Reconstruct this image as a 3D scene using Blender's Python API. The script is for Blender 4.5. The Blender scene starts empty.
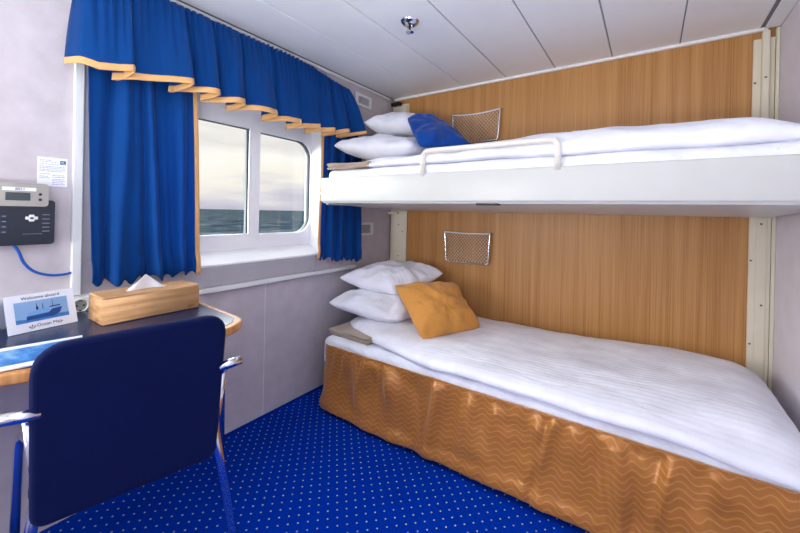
import bpy, bmesh, math, random
from mathutils import Vector, Matrix, noise
random.seed(4)
SC = bpy.context.scene
C = SC.collection
PI = math.pi

# ------------------------------------------------------------------ colours and materials
def lin(c):
    c = c / 255.0
    return c / 12.92 if c <= 0.04045 else ((c + 0.055) / 1.055) ** 2.4
def rgb(r, g, b): return (lin(r), lin(g), lin(b), 1.0)

class NT:
    def __init__(s, name):
        s.m = bpy.data.materials.new(name); s.m.use_nodes = True
        s.t = s.m.node_tree; s.t.nodes.clear()
        s.out = s.n('ShaderNodeOutputMaterial')
    def n(s, typ, **kw):
        x = s.t.nodes.new(typ)
        for k, v in kw.items(): setattr(x, k, v)
        return x
    def l(s, a, b): s.t.links.new(a, b)
    def coord(s, scale=(1, 1, 1), rot=(0, 0, 0)):
        tc = s.n('ShaderNodeNewGeometry'); mp = s.n('ShaderNodeMapping')
        mp.inputs['Scale'].default_value = scale; mp.inputs['Rotation'].default_value = rot
        s.l(tc.outputs['Position'], mp.inputs['Vector']); return mp.outputs['Vector']
    def noise(s, vec, scale, detail=3, rough=.55):
        x = s.n('ShaderNodeTexNoise'); x.inputs['Scale'].default_value = scale
        x.inputs['Detail'].default_value = detail; x.inputs['Roughness'].default_value = rough
        s.l(vec, x.inputs['Vector']); return x.outputs['Fac']
    def ramp(s, fac, stops):
        x = s.n('ShaderNodeValToRGB'); e = x.color_ramp.elements
        while len(e) < len(stops): e.new(.5)
        for i, (p, c) in enumerate(stops): e[i].position = p; e[i].color = c
        s.l(fac, x.inputs['Fac']); return x.outputs['Color']
    def math(s, op, a, b=None):
        x = s.n('ShaderNodeMath', operation=op)
        for i, v in enumerate((a, b)):
            if v is None: continue
            if isinstance(v, (int, float)): x.inputs[i].default_value = v
            else: s.l(v, x.inputs[i])
        return x.outputs[0]
    def bsdf(s, col, rough=.6, metal=0., spec=.4, sheen=0., coat=0.):
        x = s.n('ShaderNodeBsdfPrincipled')
        if isinstance(col, tuple): x.inputs['Base Color'].default_value = col
        else: s.l(col, x.inputs['Base Color'])
        x.inputs['Roughness'].default_value = rough; x.inputs['Metallic'].default_value = metal
        x.inputs['Specular IOR Level'].default_value = spec
        x.inputs['Sheen Weight'].default_value = sheen; x.inputs['Coat Weight'].default_value = coat
        s.l(x.outputs[0], s.out.inputs['Surface']); s.b = x; return x
    def bump(s, h, strength=.3, dist=.01):
        x = s.n('ShaderNodeBump'); x.inputs['Strength'].default_value = strength; x.inputs['Distance'].default_value = dist
        s.l(h, x.inputs['Height']); s.l(x.outputs[0], s.b.inputs['Normal'])

def M_plain(name, col, rough=.5, metal=0., spec=.4, var=.04, nscale=9, bump=0., coat=0.):
    t = NT(name); v = t.coord()
    f = t.noise(v, nscale, 4)
    a = tuple(max(0, c * (1 - var * 2)) for c in col[:3]) + (1,); b = tuple(min(1, c * (1 + var * 2)) for c in col[:3]) + (1,)
    t.bsdf(t.ramp(f, [(.3, a), (.7, b)]), rough, metal, spec, coat=coat)
    if bump: t.bump(t.noise(v, nscale * 12, 3), bump, .004)
    return t.m

def M_wood(name, dark, light, fine=170, rough=.42):
    t = NT(name)
    f1 = t.noise(t.coord((fine, fine, 1.1)), 1.0, 4, .6)
    f2 = t.noise(t.coord((26, 26, .35)), 1.0, 3, .5)
    f = t.math('ADD', t.math('MULTIPLY', f1, .62), t.math('MULTIPLY', f2, .38))
    t.bsdf(t.ramp(f, [(.36, dark), (.62, light)]), rough, 0, .35); t.bump(f1, .06, .002); return t.m

def M_bamboo(name, dark, light):
    t = NT(name)
    f1 = t.noise(t.coord((14, 3, 60)), 1.0, 4, .6)
    f2 = t.noise(t.coord((9, 9, 14)), 1.6, 2, .5)
    col = t.ramp(f1, [(.3, dark), (.65, light)])
    kn = t.ramp(f2, [(.22, (.35, .25, .15, 1)), (.30, (1, 1, 1, 1))])
    mx = t.n('ShaderNodeMix', data_type='RGBA', blend_type='MULTIPLY'); mx.inputs['Factor'].default_value = .8
    t.l(col, mx.inputs['A']); t.l(kn, mx.inputs['B'])
    t.bsdf(mx.outputs['Result'], .5, 0, .3); return t.m

def M_cloth(name, col, rough=.8, sheen=.2, weave=900, bump=.15, trans=0., spec=.15, stripes=0., wr=0.):
    t = NT(name); v = t.coord()
    f = t.noise(v, 7, 4)
    a = tuple(c * .9 for c in col[:3]) + (1,); b = tuple(min(1, c * 1.08) for c in col[:3]) + (1,)
    bs = t.bsdf(t.ramp(f, [(.3, a), (.7, b)]), rough, 0, spec, sheen)
    h = t.noise(v, weave, 1)
    if wr:
        n1 = t.math('ABSOLUTE', t.math('SUBTRACT', t.noise(t.coord((1, 1.5, 1.4)), 9, 4, .55), .5))
        n2 = t.noise(t.coord((1, 1.4, 1.3)), 17, 4, .6)
        h = t.math('ADD', t.math('MULTIPLY', h, .04), t.math('MULTIPLY', t.math('ADD', t.math('MULTIPLY', n2, .5), t.math('MULTIPLY', n1, -2.2)), wr))
    if stripes:
        w = t.n('ShaderNodeTexWave', wave_type='BANDS', bands_direction='Y'); w.inputs['Scale'].default_value = stripes
        w.inputs['Distortion'].default_value = .4; w.inputs['Detail'].default_value = 0
        t.l(v, w.inputs['Vector'])
        st = t.math('GREATER_THAN', w.outputs['Fac'], .5)
        h = t.math('ADD', h, t.math('MULTIPLY', w.outputs['Fac'], .06))
        t.l(t.math('ADD', t.math('MULTIPLY', st, .25), rough - .2), bs.inputs['Roughness'])
    t.bump(h, bump, .03 if wr else .01)
    if trans:
        tr = t.n('ShaderNodeBsdfTranslucent'); tr.inputs['Color'].default_value = tuple(min(1, c * 1.5) for c in col[:3]) + (1,)
        mx = t.n('ShaderNodeMixShader'); mx.inputs[0].default_value = trans
        t.l(bs.outputs[0], mx.inputs[1]); t.l(tr.outputs[0], mx.inputs[2]); t.l(mx.outputs[0], t.out.inputs['Surface'])
    return t.m

MAT = {}
MAT['wall'] = M_plain('lavender_wall_laminate', rgb(196, 189, 193), .55, 0, .3, .035, 14, .05)
MAT['wallr'] = M_plain('pale_wall_laminate', rgb(226, 223, 232), .5, 0, .3, .02, 10)
MAT['ceil'] = M_plain('white_ceiling_panel', rgb(234, 237, 240), .38, 0, .45, .01, 5)
MAT['groove'] = M_plain('ceiling_joint_grey', rgb(150, 152, 156), .6)
MAT['white'] = M_plain('white_paint', rgb(244, 244, 243), .4, 0, .4, .01)
MAT['whiteplastic'] = M_plain('white_plastic', rgb(226, 228, 226), .45, 0, .4, .01)
MAT['sillgrey'] = M_plain('grey_sill_board', rgb(178, 176, 180), .5, 0, .4, .02)
MAT['gasket'] = M_plain('grey_rubber_gasket', rgb(84, 90, 95), .6, 0, .3, .03)
MAT['cream'] = M_plain('cream_enamel', rgb(226, 219, 196), .4, 0, .4, .015)
MAT['bunk'] = M_plain('pale_bunk_enamel', rgb(201, 201, 194), .35, 0, .45, .01)
MAT['rail'] = M_plain('cream_rail_coating', rgb(226, 221, 208), .4, 0, .4, .01)
MAT['dark'] = M_plain('dark_metal', rgb(52, 52, 54), .45, .6)
MAT['black'] = M_plain('black_gap', rgb(22, 20, 20), .8)
MAT['screw'] = M_plain('steel_screw', rgb(120, 118, 112), .35, .9)
MAT['wood'] = M_wood('vertical_grain_wood', rgb(164, 112, 58), rgb(202, 152, 94), 230)
MAT['deskwood'] = M_wood('desk_edge_wood', rgb(178, 116, 60), rgb(216, 160, 98), 60)
MAT['bamboo'] = M_bamboo('bamboo_box', rgb(182, 132, 86), rgb(222, 178, 128))
MAT['inlay'] = M_plain('navy_desk_linoleum', rgb(20, 40, 76), .25, 0, .3, .04, 30)
MAT['curtain'] = M_cloth('royal_blue_curtain', rgb(2, 74, 148), .7, .1, 700, .12, .32)
MAT['goldtrim'] = M_cloth('pale_gold_trim', rgb(222, 172, 112), .6, .2, 700, .1)
MAT['linen'] = M_cloth('white_linen', rgb(236, 237, 243), .75, .1, 800, .32, wr=.55)
MAT['duvet'] = M_cloth('white_striped_satin', rgb(238, 239, 246), .62, .1, 800, .34, spec=.3, stripes=13, wr=.16)
MAT['sheet'] = M_cloth('white_sheet', rgb(232, 234, 243), .8, .1, 800, .4, wr=.7)
MAT['goldcushion'] = M_cloth('mustard_cotton', rgb(208, 144, 68), .75, .2, 800, .35, wr=.5)
MAT['bluecushion'] = M_cloth('blue_cotton', rgb(0, 66, 152), .8, .2, 800, .25, wr=.3)
MAT['taupe'] = M_cloth('taupe_blanket', rgb(168, 150, 132), .9, .3, 500, .4)
MAT['chair'] = M_cloth('navy_wool', rgb(0, 14, 62), .85, .03, 900, .2)
MAT['chrome'] = M_plain('chrome', rgb(222, 224, 228), .14, 1., .5, .0)
MAT['silver'] = M_plain('silver_plastic', rgb(168, 165, 156), .4, .15)
MAT['phone'] = M_plain('navy_black_plastic', rgb(24, 32, 46), .4, 0, .5)
MAT['key'] = M_plain('phone_key', rgb(40, 52, 66), .45)
MAT['lcd'] = M_plain('phone_screen', rgb(58, 70, 72), .2, 0, .6)
MAT['paper'] = M_plain('white_paper', rgb(238, 241, 248), .8, 0, .2, .01)
MAT['ink'] = M_plain('dark_ink', rgb(44, 40, 66), .8)
MAT['greyink'] = M_plain('grey_ink', rgb(132, 136, 160), .8)
MAT['bluelogo'] = M_plain('blue_logo', rgb(34, 82, 138), .7)
MAT['bluecable'] = M_plain('blue_cable', rgb(20, 84, 176), .45)
MAT['tissue'] = M_plain('tissue_paper', rgb(238, 238, 240), .9, 0, .1, .01)
MAT['picsky'] = M_plain('printed_sky', rgb(140, 178, 220), .6)
MAT['picsea'] = M_plain('printed_sea', rgb(60, 128, 190), .6, var=.15, nscale=60)
MAT['hull'] = M_plain('printed_hull', rgb(28, 72, 140), .6)
MAT['deckhouse'] = M_plain('printed_deckhouse', rgb(120, 170, 222), .6)
MAT['cord'] = M_cloth('tan_net_cord', rgb(226, 214, 192), .8, .1)

def M_booklet():
    t = NT('printed_blue_cover'); f = t.noise(t.coord((7, 16, 1)), 1.5, 5)
    t.bsdf(t.ramp(f, [(.35, rgb(20, 84, 160)), (.5, rgb(44, 130, 206)), (.66, rgb(150, 200, 232))]), .35, 0, .5); return t.m
MAT['booklet'] = M_booklet()

def M_carpet():
    t = NT('blue_dotted_carpet'); v = t.coord((1, 1, 0), (0, 0, PI / 4))
    P = .0345
    sep = t.n('ShaderNodeSeparateXYZ'); t.l(v, sep.inputs[0])
    d = []
    for o in ('X', 'Y'):
        fr = t.math('FRACT', t.math('DIVIDE', sep.outputs[o], P))
        q = t.math('SUBTRACT', fr, .5); d.append(t.math('MULTIPLY', q, q))
    r2 = t.math('ADD', d[0], d[1])
    dot = t.math('LESS_THAN', r2, .0080)
    pile = t.noise(t.coord(), 420, 2, .7)
    base = t.ramp(pile, [(.3, rgb(0, 22, 100)), (.7, rgb(0, 62, 194))])
    mx = t.n('ShaderNodeMix', data_type='RGBA'); t.l(dot, mx.inputs['Factor']); t.l(base, mx.inputs['A'])
    mx.inputs['B'].default_value = rgb(172, 184, 140)
    t.bsdf(mx.outputs['Result'], .95, 0, .02, 0.); t.bump(pile, .5, .004); return t.m
MAT['carpet'] = M_carpet()

def M_skirt():
    t = NT('bronze_wave_satin')
    geo = t.n('ShaderNodeNewGeometry'); sep = t.n('ShaderNodeSeparateXYZ'); t.l(geo.outputs['Position'], sep.inputs[0])
    wx = t.math('MULTIPLY', t.noise(t.coord((5, 5, 5)), 1.0, 1), .05)
    wob = t.math('MULTIPLY', t.math('SINE', t.math('MULTIPLY', t.math('ADD', sep.outputs['X'], wx), 2 * PI / .066)), .0085)
    nz = t.math('MULTIPLY', t.noise(t.coord((7, 7, 7)), 1.0, 2), .05)
    ph = t.math('ADD', t.math('ADD', sep.outputs['Z'], wob), nz)
    w = t.math('SINE', t.math('MULTIPLY', ph, 2 * PI / .023))
    f = t.math('POWER', t.math('ADD', t.math('MULTIPLY', w, .5), .5), 4.0)
    col = t.ramp(f, [(.0, rgb(176, 112, 44)), (.6, rgb(181, 117, 48)), (1., rgb(198, 138, 70))])
    t.bsdf(col, .36, .15, .55, .15); t.bump(f, .12, .003); return t.m
MAT['skirt'] = M_skirt()

def M_glass():
    t = NT('window_glass'); tr = t.n('ShaderNodeBsdfTransparent'); gl = t.n('ShaderNodeBsdfGlossy'); gl.inputs['Roughness'].default_value = .02
    fr = t.n('ShaderNodeFresnel'); fr.inputs['IOR'].default_value = 1.35
    mx = t.n('ShaderNodeMixShader'); t.l(t.math('MULTIPLY', fr.outputs[0], .6), mx.inputs[0])
    tr.inputs['Color'].default_value = (.97, .98, .98, 1)
    t.l(tr.outputs[0], mx.inputs[1]); t.l(gl.outputs[0], mx.inputs[2]); t.l(mx.outputs[0], t.out.inputs['Surface']); return t.m
MAT['glass'] = M_glass()

def M_sea():
    t = NT('choppy_sea'); v = t.coord((1, 1, 1))
    f = t.noise(t.coord((.045, .045, 0)), 1.0, 6, .75)
    t.bsdf(t.ramp(f, [(.38, rgb(18, 24, 30)), (.5, rgb(37, 45, 51)), (.6, rgb(54, 62, 67)), (.74, rgb(90, 96, 100))]), .9, 0, .0)
    return t.m
MAT['sea'] = M_sea()

# ------------------------------------------------------------------ object helpers
def wloc(o):
    v = Vector((0, 0, 0))
    while o is not None: v += o.location; o = o.parent
    return v
def meta(o, label=None, cat=None, group=None, kind=None):
    if label: o['label'] = label
    if cat: o['category'] = cat
    if group: o['group'] = group
    if kind: o['kind'] = kind
    return o
def thing(name, loc, label=None, cat=None, group=None, kind=None):
    o = bpy.data.objects.new(name, None); o.empty_display_size = .1; C.objects.link(o); o.location = loc
    return meta(o, label, cat, group, kind)
def obj(name, bm, mat, parent=None, smooth=False, recalc=True):
    """link a bmesh given in room coordinates as one mesh object"""
    if recalc: bmesh.ops.recalc_face_normals(bm, faces=bm.faces)
    me = bpy.data.meshes.new(name)
    if parent is not None:
        origin = wloc(parent)
    else:
        lo = [min(v.co[i] for v in bm.verts) for i in range(3)]; hi = [max(v.co[i] for v in bm.verts) for i in range(3)]
        origin = Vector(((lo[0] + hi[0]) / 2, (lo[1] + hi[1]) / 2, lo[2]))
    bmesh.ops.translate(bm, verts=bm.verts, vec=-origin)
    bm.to_mesh(me); bm.free()
    o = bpy.data.objects.new(name, me); C.objects.link(o)
    if parent is not None: o.parent = parent
    else: o.location = origin
    for m in (mat if isinstance(mat, (list, tuple)) else [mat]): me.materials.append(m)
    if smooth:
        for p in me.polygons: p.use_smooth = True
    return o
def struct(name, bm, mat, smooth=False): return meta(obj(name, bm, mat, None, smooth), kind='structure')

def box(lo, hi, bev=0., seg=2, bm=None):
    b = bmesh.new(); bmesh.ops.create_cube(b, size=1)
    for v in b.verts:
        v.co = Vector([(lo[i] + hi[i]) / 2 + v.co[i] * (hi[i] - lo[i]) for i in range(3)])
    if bev: bmesh.ops.bevel(b, geom=b.edges[:], offset=bev, segments=seg, affect='EDGES', profile=.5)
    return join(bm, b)
def join(bm, b):
    if bm is None: return b
    me = bpy.data.meshes.new('tmp'); b.to_mesh(me); b.free(); bm.from_mesh(me); bpy.data.meshes.remove(me); return bm
def catmull(pts, n=8):
    P = [Vector(p) for p in pts]; out = []
    for i in range(len(P) - 1):
        p0 = P[max(i - 1, 0)]; p1 = P[i]; p2 = P[i + 1]; p3 = P[min(i + 2, len(P) - 1)]
        for k in range(n):
            t = k / n
            out.append(.5 * ((2 * p1) + (p2 - p0) * t + (2 * p0 - 5 * p1 + 4 * p2 - p3) * t * t + (3 * p1 - p0 - 3 * p2 + p3) * t ** 3))
    out.append(P[-1]); return out
def rounded(pts, r, n=5):
    """polyline with its inner corners replaced by arcs"""
    P = [Vector(p) for p in pts]; out = [P[0]]
    for i in range(1, len(P) - 1):
        a = (P[i - 1] - P[i]); b = (P[i + 1] - P[i]); k = min(r, a.length * .45, b.length * .45)
        s = P[i] + a.normalized() * k; e = P[i] + b.normalized() * k
        for j in range(n + 1):
            t = j / n; out.append(s * (1 - t) ** 2 + P[i] * 2 * t * (1 - t) + e * t * t)
    out.append(P[-1]); return out
def tube(pts, r, seg=10, bm=None):
    b = bmesh.new(); P = [Vector(p) for p in pts]; rings = []
    up = None
    for i, p in enumerate(P):
        d = (P[min(i + 1, len(P) - 1)] - P[max(i - 1, 0)]).normalized()
        if up is None:
            up = d.orthogonal().normalized()
        up = (up - d * up.dot(d)).normalized(); w = d.cross(up)
        rings.append([b.verts.new(p + (up * math.cos(2 * PI * k / seg) + w * math.sin(2 * PI * k / seg)) * r) for k in range(seg)])
    for a, c in zip(rings, rings[1:]):
        for k in range(seg): b.faces.new((a[k], a[(k + 1) % seg], c[(k + 1) % seg], c[k]))
    b.faces.new(rings[0][::-1]); b.faces.new(rings[-1])
    return join(bm, b)
def lathe(profile, centre, axis='Z', seg=24, bm=None):
    """profile: (radius, height) pairs"""
    b = bmesh.new(); rings = []
    for r, h in profile:
        ring = []
        for k in range(seg):
            a = 2 * PI * k / seg; p = (max(r, .0002) * math.cos(a), max(r, .0002) * math.sin(a), h)
            if axis == 'X': p = (p[2], p[0], p[1])
            elif axis == 'Y': p = (p[0], p[2], p[1])
            ring.append(b.verts.new(Vector(centre) + Vector(p)))
        rings.append(ring)
    for a, c in zip(rings, rings[1:]):
        for k in range(seg): b.faces.new((a[k], a[(k + 1) % seg], c[(k + 1) % seg], c[k]))
    b.faces.new(rings[0][::-1]); b.faces.new(rings[-1])
    return join(bm, b)
def sheet(f, nu, nv, thick=0., bm=None):
    """surface f(u,v)->point, u,v in 0..1; a thickness closes it along its normals"""
    b = bmesh.new()
    g = [[b.verts.new(f(i / nu, j / nv)) for j in range(nv + 1)] for i in range(nu + 1)]
    for i in range(nu):
        for j in range(nv): b.faces.new((g[i][j], g[i + 1][j], g[i + 1][j + 1], g[i][j + 1]))
    if thick:
        b.normal_update()
        k = [[b.verts.new(g[i][j].co - g[i][j].normal * thick) for j in range(nv + 1)] for i in range(nu + 1)]
        for i in range(nu):
            for j in range(nv): b.faces.new((k[i][j], k[i][j + 1], k[i + 1][j + 1], k[i + 1][j]))
        for i in range(nu):
            for j in (0, nv): b.faces.new((g[i][j], k[i][j], k[i + 1][j], g[i + 1][j]) if j else (g[i + 1][j], k[i + 1][j], k[i][j], g[i][j]))
        for j in range(nv):
            for i in (0, nu): b.faces.new((g[i][j], g[i][j + 1], k[i][j + 1], k[i][j]) if i else (g[i][j + 1], g[i][j], k[i][j], k[i][j + 1]))
    return join(bm, b)
def shape2d(splines, depth, plane='YZ', at=0., bev=0., res=6):
    """closed outlines (first outside, others holes) extruded by depth either way from `at`; gives a bmesh"""
    cu = bpy.data.curves.new('tmp', 'CURVE'); cu.dimensions = '2D'; cu.fill_mode = 'BOTH'
    cu.extrude = max(depth / 2 - bev, 1e-5); cu.bevel_depth = bev; cu.bevel_resolution = 2
    for pts in splines:
        s = cu.splines.new('POLY'); s.points.add(len(pts) - 1); s.use_cyclic_u = True
        for p, q in zip(s.points, pts): p.co = (q[0], q[1], 0, 1)
    return curve_bm(cu, plane, at)
def curve_bm(cu, plane, at):
    o = bpy.data.objects.new('tmp', cu); C.objects.link(o)
    dg = bpy.context.evaluated_depsgraph_get(); dg.update()
    me = bpy.data.meshes.new_from_object(o.evaluated_get(dg))
    bpy.data.objects.remove(o); bpy.data.curves.remove(cu)
    b = bmesh.new(); b.from_mesh(me); bpy.data.meshes.remove(me)
    bmesh.ops.remove_doubles(b, verts=b.verts, dist=1e-6)
    for v in b.verts:
        x, y, z = v.co
        v.co = {'YZ': (at + z, x, y), 'XZ': (x, at + z, y), 'XY': (x, y, at + z)}[plane]
    return b
def rrect(x0, y0, x1, y1, r, n=7):
    out = []
    for cx, cy, a0 in ((x1 - r, y1 - r, 0), (x0 + r, y1 - r, 90), (x0 + r, y0 + r, 180), (x1 - r, y0 + r, 270)):
        for k in range(n + 1):
            a = math.radians(a0 + 90 * k / n); out.append((cx + r * math.cos(a), cy + r * math.sin(a)))
    return out
def lettering(body, size, depth=.0006, align='CENTER'):
    cu = bpy.data.curves.new('tmp', 'FONT'); cu.body = body; cu.size = size; cu.extrude = depth / 2; cu.align_x = align; cu.align_y = 'CENTER'
    return curve_bm(cu, 'XY', 0)
def place(bm, origin, ux, uy):
    """lay a bmesh made in XY onto the plane spanned by ux, uy at origin"""
    ux = Vector(ux).normalized(); uy = Vector(uy); uy = (uy - ux * uy.dot(ux)).normalized(); w = ux.cross(uy)
    m = Matrix((ux, uy, w)).transposed().to_4x4(); m.translation = Vector(origin)
    bm.transform(m); return bm
def sm(a, b, x):
    t = max(0., min(1., (x - a) / (b - a))); return t * t * (3 - 2 * t)
def interp(tab, x):
    if x <= tab[0][0]: return tab[0][1]
    for (a, p), (b, q) in zip(tab, tab[1:]):
        if x <= b: return p + (q - p) * (x - a) / (b - a)
    return tab[-1][1]
def nz(x, y, z): return noise.noise(Vector((x, y, z)))

# ------------------------------------------------------------------ room
RX, CZ, YB = 2.175, 2.0, -3.45      # right wall, ceiling height, wall behind the camera
struct('floor', box((-.12, YB - .1, -.08), (RX + .12, .1, 0)), MAT['carpet'])
WY0, WY1, WZ0, WZ1 = -1.72, -.742, .85, 1.66        # window recess
struct('wall_left', shape2d([[(YB - .1, -.08), (.1, -.08), (.1, 2.12), (YB - .1, 2.12)],
                             [(WY0, WZ0), (WY0, WZ1), (WY1, WZ1), (WY1, WZ0)]], .14, 'YZ', -.07), MAT['wall'])
struct('wall_back', box((0, 0, 0), (RX, .08, 2.1)), MAT['wood'])
struct('wall_right', box((RX, YB - .1, 0), (RX + .08, .1, 2.1)), MAT['wallr'])
struct('wall_front', box((0, YB - .08, 0), (RX, YB, 2.1)), MAT['wallr'])
b = box((-.12, YB - .1, CZ + .006), (RX + .12, .1, CZ + .1))
struct('ceiling', b, MAT['groove'])
b = bmesh.new(); gx = .322
xs = [gx + .298 * k for k in range(-1, 7)]
for k in range(len(xs) - 1):
    box((max(xs[k] + .003, .004), YB + .01, CZ - .002), (min(xs[k + 1] - .003, RX - .06), -.012, CZ + .007), .002, 1, b)
struct('ceiling_panels', b, MAT['ceil'])
struct('trim_1', box((.03, -.022, CZ - .016), (RX - .04, -.001, CZ - .001), .003, 1), MAT['white'])
struct('trim_2', box((RX - .055, YB + .02, CZ - .012), (RX - .001, -.024, CZ - .002), .003, 1), MAT['ceil'])
struct('trim_3', box((.001, YB + .02, CZ - .018), (.02, -.06, CZ - .002), .004, 1), MAT['ceil'])
struct('trim_4', box((RX - .014, -.02, .0), (RX - .001, -.001, CZ - .012), .002, 1), MAT['cream'])
struct('trim_5', box((.0, -1.60, .722), (.028, -.42, .746), .004, 2), MAT['whiteplastic'])
struct('baseboard_left', box((.0005, -1.56, .001), (.008, -.04, .012), .002, 1), MAT['carpet'])
struct('trim_6', box((.0005, -1.117, .013), (.0016, -1.113, .72)), MAT['wallr'])

# window
w = meta(thing('window_1', (0, (WY0 + WY1) / 2, WZ0)), kind='structure')
FX = -.085
hl = rrect(-1.56, .982, -1.166, 1.528, .055); hl = [(-1.168, .982), (-1.168, 1.545)] + rrect(-1.64, .982, -1.4, 1.545, .08)[8:24]
hr = [(-1.108, 1.54), (-1.108, .98)] + rrect(-1.0, .98, -.745, 1.538, .095)[24:32] + rrect(-1.0, .98, -.745, 1.538, .095)[0:8]
outer = [(WY0 + .001, WZ0 + .001), (WY1 + .028, WZ0 + .001), (WY1 + .028, WZ1 - .001), (WY0 + .001, WZ1 - .001)]
obj('window_frame', shape2d([outer, hl, hr], .012, 'YZ', FX), MAT['white'], w)
def shrink(pts, k): # gasket just inside the frame opening
    cx = sum(p[0] for p in pts) / len(pts); cy = sum(p[1] for p in pts) / len(pts)
    return [(p[0] + (cx - p[0]) * k, p[1] + (cy - p[1]) * k) for p in pts]
obj('gasket', shape2d([outer, hl, hr], .034, 'YZ', FX - .0235), MAT['gasket'], w)
gp = box((FX - .040, -1.66, .95), (FX - .036, -1.150, 1.57)); obj('pane', gp, MAT['glass'], w)
gp = box((FX - .040, -1.130, .95), (FX - .036, WY1 + .012, 1.57)); obj('pane', gp, MAT['glass'], w)
# sloping sill and jamb lining of the recess
def prism(poly, ax, a, bnd):
    b = bmesh.new(); v0 = []; v1 = []
    for p in poly:
        for val, lst in ((a, v0), (bnd, v1)):
            q = [p[0], p[1]]; q.insert(ax, val); lst.append(b.verts.new(q))
    n = len(poly); b.faces.new(v0); b.faces.new(v1[::-1])
    for i in range(n): b.faces.new((v0[i], v1[i], v1[(i + 1) % n], v0[(i + 1) % n]))
    return b
obj('window_sill', prism([(.012, .842), (.012, .85), (FX + .006, .905), (FX + .006, .842)], 1, WY0 + .002, WY1 - .002), MAT['white'], w)
obj('jamb', prism([(.006, WY1 - .004), (.006, WY1 + .022), (FX + .006, WY1 + .028), (FX + .006, WY1 - .004)], 2, .852, WZ1 - .001), MAT['white'], w)
struct('trim_7', box((.0, WY0, .747), (.016, -.775, .841), .004, 2), MAT['sillgrey'])

# sea and sky
b = bmesh.new()
vs = [b.verts.new(p) for p in ((-6000, -9000, -12), (-3, -9000, -12), (-3, 9000, -12), (-6000, 9000, -12))]; b.faces.new(vs)
struct('sea', b, MAT['sea'])
W = bpy.data.worlds.new('overcast_sky'); SC.world = W; W.use_nodes = True
t = W.node_tree; t.nodes.clear()
def wn(k, **kw):
    x = t.nodes.new(k)
    for a, v in kw.items(): setattr(x, a, v)
    return x
tc = wn('ShaderNodeTexCoord'); sep = wn('ShaderNodeSeparateXYZ'); t.links.new(tc.outputs['Generated'], sep.inputs[0])
mp = wn('ShaderNodeMapping'); mp.inputs['Scale'].default_value = (2, 2, 11); t.links.new(tc.outputs['Generated'], mp.inputs[0])
ns = wn('ShaderNodeTexNoise'); ns.inputs['Scale'].default_value = 1.6; ns.inputs['Detail'].default_value = 4; t.links.new(mp.outputs[0], ns.inputs[0])
m1 = wn('ShaderNodeMath', operation='MULTIPLY_ADD'); m1.inputs[1].default_value = .16; t.links.new(ns.outputs['Fac'], m1.inputs[0]); t.links.new(sep.outputs['Z'], m1.inputs[2])
rp = wn('ShaderNodeValToRGB'); t.links.new(m1.outputs[0], rp.inputs[0])
stops = [(.0, rgb(156, 160, 172)), (.075, rgb(176, 175, 192)), (.115, rgb(206, 202, 212)), (.155, rgb(246, 239, 228)), (.21, rgb(250, 246, 238)), (.26, rgb(228, 224, 220)), (.32, rgb(244, 240, 234)), (.5, rgb(240, 240, 244)), (1., rgb(238, 240, 248))]
e = rp.color_ramp.elements
while len(e) < len(stops): e.new(.5)
for i, (p, c) in enumerate(stops): e[i].position = p; e[i].color = c
bg = wn('ShaderNodeBackground'); bg.inputs['Strength'].default_value = 1.12; t.links.new(rp.outputs[0], bg.inputs[0])
wo = wn('ShaderNodeOutputWorld'); t.links.new(bg.outputs[0], wo.inputs[0])

# ------------------------------------------------------------------ curtains
def pleat(y, per, ph=0.): return math.sin(2 * PI * y / per + ph)
def hanging(y0t, y1t, y0b, y1b, zt, zb, x0, amp, per, seed, hem=.0):
    def f(u, v):
        vv = v
        y = (y0t + (y1t - y0t) * u) * (1 - vv) + (y0b + (y1b - y0b) * u) * vv
        s = u * (y1t - y0t)
        s2 = s + .035 * nz(s * 7, vv * .8, seed * 3)
        a = pleat(s2, per, seed) * (.75 + .6 * nz(s * 6, .2, seed)) + .45 * pleat(s2, per * .53, seed * 2.1 + .6 * vv) + .9 * nz(s * 16, vv * .9, seed + 5)
        edge = min(1., 4.5 * min(u, 1 - u) + .35)
        x = x0 + amp * a * edge * (.55 + .6 * vv) + .006 * nz(s * 9, vv * 3, seed)
        z = zt + (zb(u) - zt) * vv
        if hem and vv > .9:
            k = (vv - .9) / .1
            x += hem * math.sin(k * PI) * (.5 + .5 * pleat(s, per * .5, seed)) ; z += .012 * k * pleat(s, per * .5, seed + 1)
        return Vector((x, y, z))
    return f
lf = hanging(-1.886, -1.535, -1.862, -1.503, 1.74, lambda u: .833 + .005 * math.sin(u * 17), .066, .022, .098, 1.3, .010)
cur = thing('curtain', (.06, -1.68, .82), 'long blue curtain drawn aside at the window above the tissue box', 'curtain', 'blue window curtains')
obj('drape', sheet(lf, 120, 60, .003), MAT['curtain'], cur, True)
obj('gold_border', sheet(lambda u, v: lf(1.0, v) + Vector((.004, -.004 + .018 * u, -.001)), 3, 60, .003), MAT['goldtrim'], cur, True)
rf = hanging(-.775, -.43, -.80, -.415, 1.74, lambda u: .826 - .042 * u + .004 * math.sin(u * 13), .062, .012, .085, 2.2, .007)
cur = thing('curtain', (.06, -.60, .80), 'blue curtain panel hanging behind the window end of the upper bunk', 'curtain', 'blue window curtains')
obj('drape', sheet(rf, 110, 60, .003), MAT['curtain'], cur, True)
obj('gold_border', sheet(lambda u, v: rf(0.0, v) + Vector((.004, -.017 + .018 * u, -.001)), 3, 60, .003), MAT['goldtrim'], cur, True)

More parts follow.
